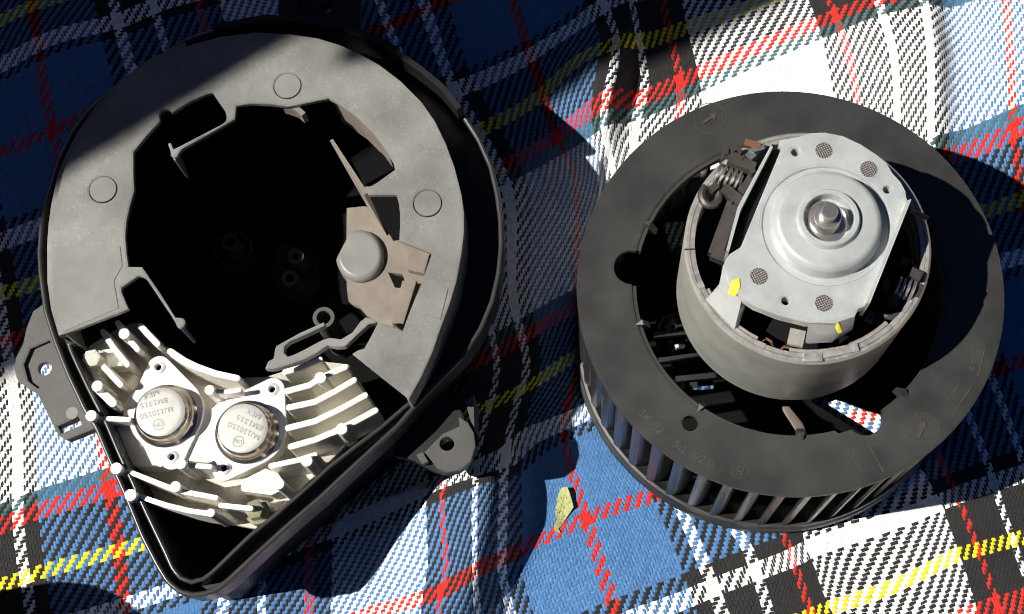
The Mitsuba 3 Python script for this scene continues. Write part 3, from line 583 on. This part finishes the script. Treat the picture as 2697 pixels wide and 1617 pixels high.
add(MK + '__terminal', cat(bar(MM(760, 270, zb + 5), MM(860, 245, zb + 5), 1.6, 1.6), bar(MM(740, 280, zb + 5), MM(780, 330, zb + 4), 2.6, 2.0)), 'm_steel')
add(MK + '__lead', tube([MM(1910, 700, zb + 4), MM(1960, 715, zb + 3.5), MM(2045, 757, zb + 3)], .9, 8), 'm_copper')
ax = MM(1930, 1290, zb) - MM(1830, 1260, zb)
add(MK + '__spring', coil(MM(1885, 1270, zb), ax, 3.2, 6.0, 4, .5), 'm_steel', label='coiled brush spring on the shaded right side')
add(MK + '__brush_holder', cat(bar(MM(1910, 1150, zb + 2), MM(1990, 1190, zb + 2), 3.0, 4), bar(MM(1850, 1060, zb + 1), MM(1900, 1090, zb), 2.4, 3), bar(MM(1770, 1330, zb), MM(1830, 1380, zb), 2.4, 4), bar(MM(1950, 1330, zb), MM(1990, 1240, zb), 2.0, 3), bar(MM(1730, 1280, zb), MM(1750, 1200, zb), 1.8, 3),
                               tube([MM(1775 + 52 * math.cos(a), 1430 + 40 * math.sin(a), zb) for a in np.linspace(.2, 2.9, 9)], 1.0, 8), bar(MM(1640, 1440, zb), MM(1610, 1500, zb), 2.6, 3), tube([MM(1925, 760, zb), MM(1960, 900, zb - 1), MM(1975, 1080, zb - 1)], 1.2, 8)), 'm_brown', label='brown plastic brush holder on the shaded right side')
N4 = lambda x, y, zz: P(1797 + x * .3639, 540 + y * .3639, zz)
add(MK + '__clip', cat(tube([N4(585, 985, zb - 2), N4(610, 965, zb), N4(645, 990, zb), N4(655, 1025, zb - 2)], .45, 6)), 'm_copper')
add(MK + '__clip', cat(tube([N4(710, 1050, zb - 2), N4(735, 1025, zb), N4(785, 1035, zb), N4(805, 1075, zb - 2)], .45, 6)), 'm_copper')
add(MK + '__clip', bar(N4(770, 950, zb + 3), N4(880, 975, zb + 3), 5.0, 2.0), 'm_lead')
add(MK + '__clip', cat(bar(N4(880, 1100, RT + .6), N4(1010, 1095, RT + .6), 3.2, 1.2), bar(N4(1010, 1085, RT), N4(1270, 1030, RT), 2.6, 1.6)), 'm_canrim')

# ------------------------------------------------------------------ leaf and crumbs
lp = crop(1400, 1077, .3639, [(215, 572), (262, 568), (288, 630), (312, 712), (272, 765), (232, 818), (192, 868), (208, 896), (180, 895), (152, 878), (168, 800), (166, 700), (190, 620)])
lf = affinity.scale(poly(lp, 2), .9, 1.0); m = trimesh.creation.extrude_polygon(lf, .25, engine='earcut')
m = m.subdivide().subdivide(); v = np.array(m.vertices); s = (v[:, 0] - lf.centroid.x) * .9 + .35 * (v[:, 1] - lf.centroid.y); v[:, 2] += 1.6 + .12 * s + .05 * s * s + .25 * np.sin(v[:, 1] * 1.3) + .05 * (v[:, 1] - lf.centroid.y); m.vertices = v


def leafc(p, n, uv):
    q = p * 1000
    return mix((.40, .42, .14), (.56, .57, .30), fbm(q.x * .6, q.y * .6, 0, 3)) * (1 - .25 * smoothstep(.10, .0, dr.abs(q.x - 12.2 - .22 * (q.y - 88)))) * (1 - .12 * smoothstep(.75, .98, dr.sin(q.x * 3.2 + q.y * 2.6))) * (1 - .7 * smoothstep(.86, .93, noise(q.x * 1.6, q.y * 1.6)))


scene['m_leaf'] = {'type': 'principledthin', 'base_color': proc(leafc), 'roughness': .5, 'diff_trans': .5}
add('leaf', m, 'm_leaf', smooth=40, label='small torn yellow green leaf on the blue check of the blanket', category='leaf')

# ------------------------------------------------------------------ what stands beyond the frame and throws the shade: a workbench and a tin
BT = 720.0
def over(x, y, zz): q = P(x * W / 2475, y * W / 2475, 0); return q[:2] - SHADE[:2] / 75 * zz
labels['workbench'] = {'label': 'wooden workbench standing beyond the top left of the blanket', 'category': 'workbench'}
a, b = over(-500, 1170, BT), over(1073, 212, BT); u = (b - a) / np.linalg.norm(b - a); n = np.array([-u[1], u[0]])
A0, B0 = a - u * 300, b
add('workbench__tabletop', ext(Polygon([A0, B0, over(1352, 243, BT), over(1352, 243, BT) + np.array([90.0, 420.0]), A0 + n * 420]), BT, BT + 25), 'm_wood', smooth=False)
a2, b2 = over(1330, 272, BT - 30), over(1919, 0, BT - 30); u2 = (b2 - a2) / np.linalg.norm(b2 - a2); n2 = np.array([-u2[1], u2[0]])
add('workbench__shelf', ext(Polygon([a2, b2 + u2 * 250, b2 + u2 * 250 + n2 * 300, a2 + np.array([110.0, 330.0])]), BT - 55, BT - 30), 'm_wood', smooth=False)
for q in (A0 + u * 40 + n * 40, A0 + u * 40 + n * 380, B0 + n * 380 - u * 40, b2 + u2 * 210 + n2 * 260):
    add('workbench__leg', bx((q[0], q[1], BT / 2 - 45), (45, 45, BT - 30)), 'm_wood', smooth=False)
tq = P(-330, 1900, 0)
add('paint_tin', lathe([(0, 0), (40, 0), (40, 84), (38, 86), (0, 84)][::-1], (tq[0], tq[1], 0), 48), 'm_steel', label='plain round metal tin beside the lower left corner of the blanket', category='tin')
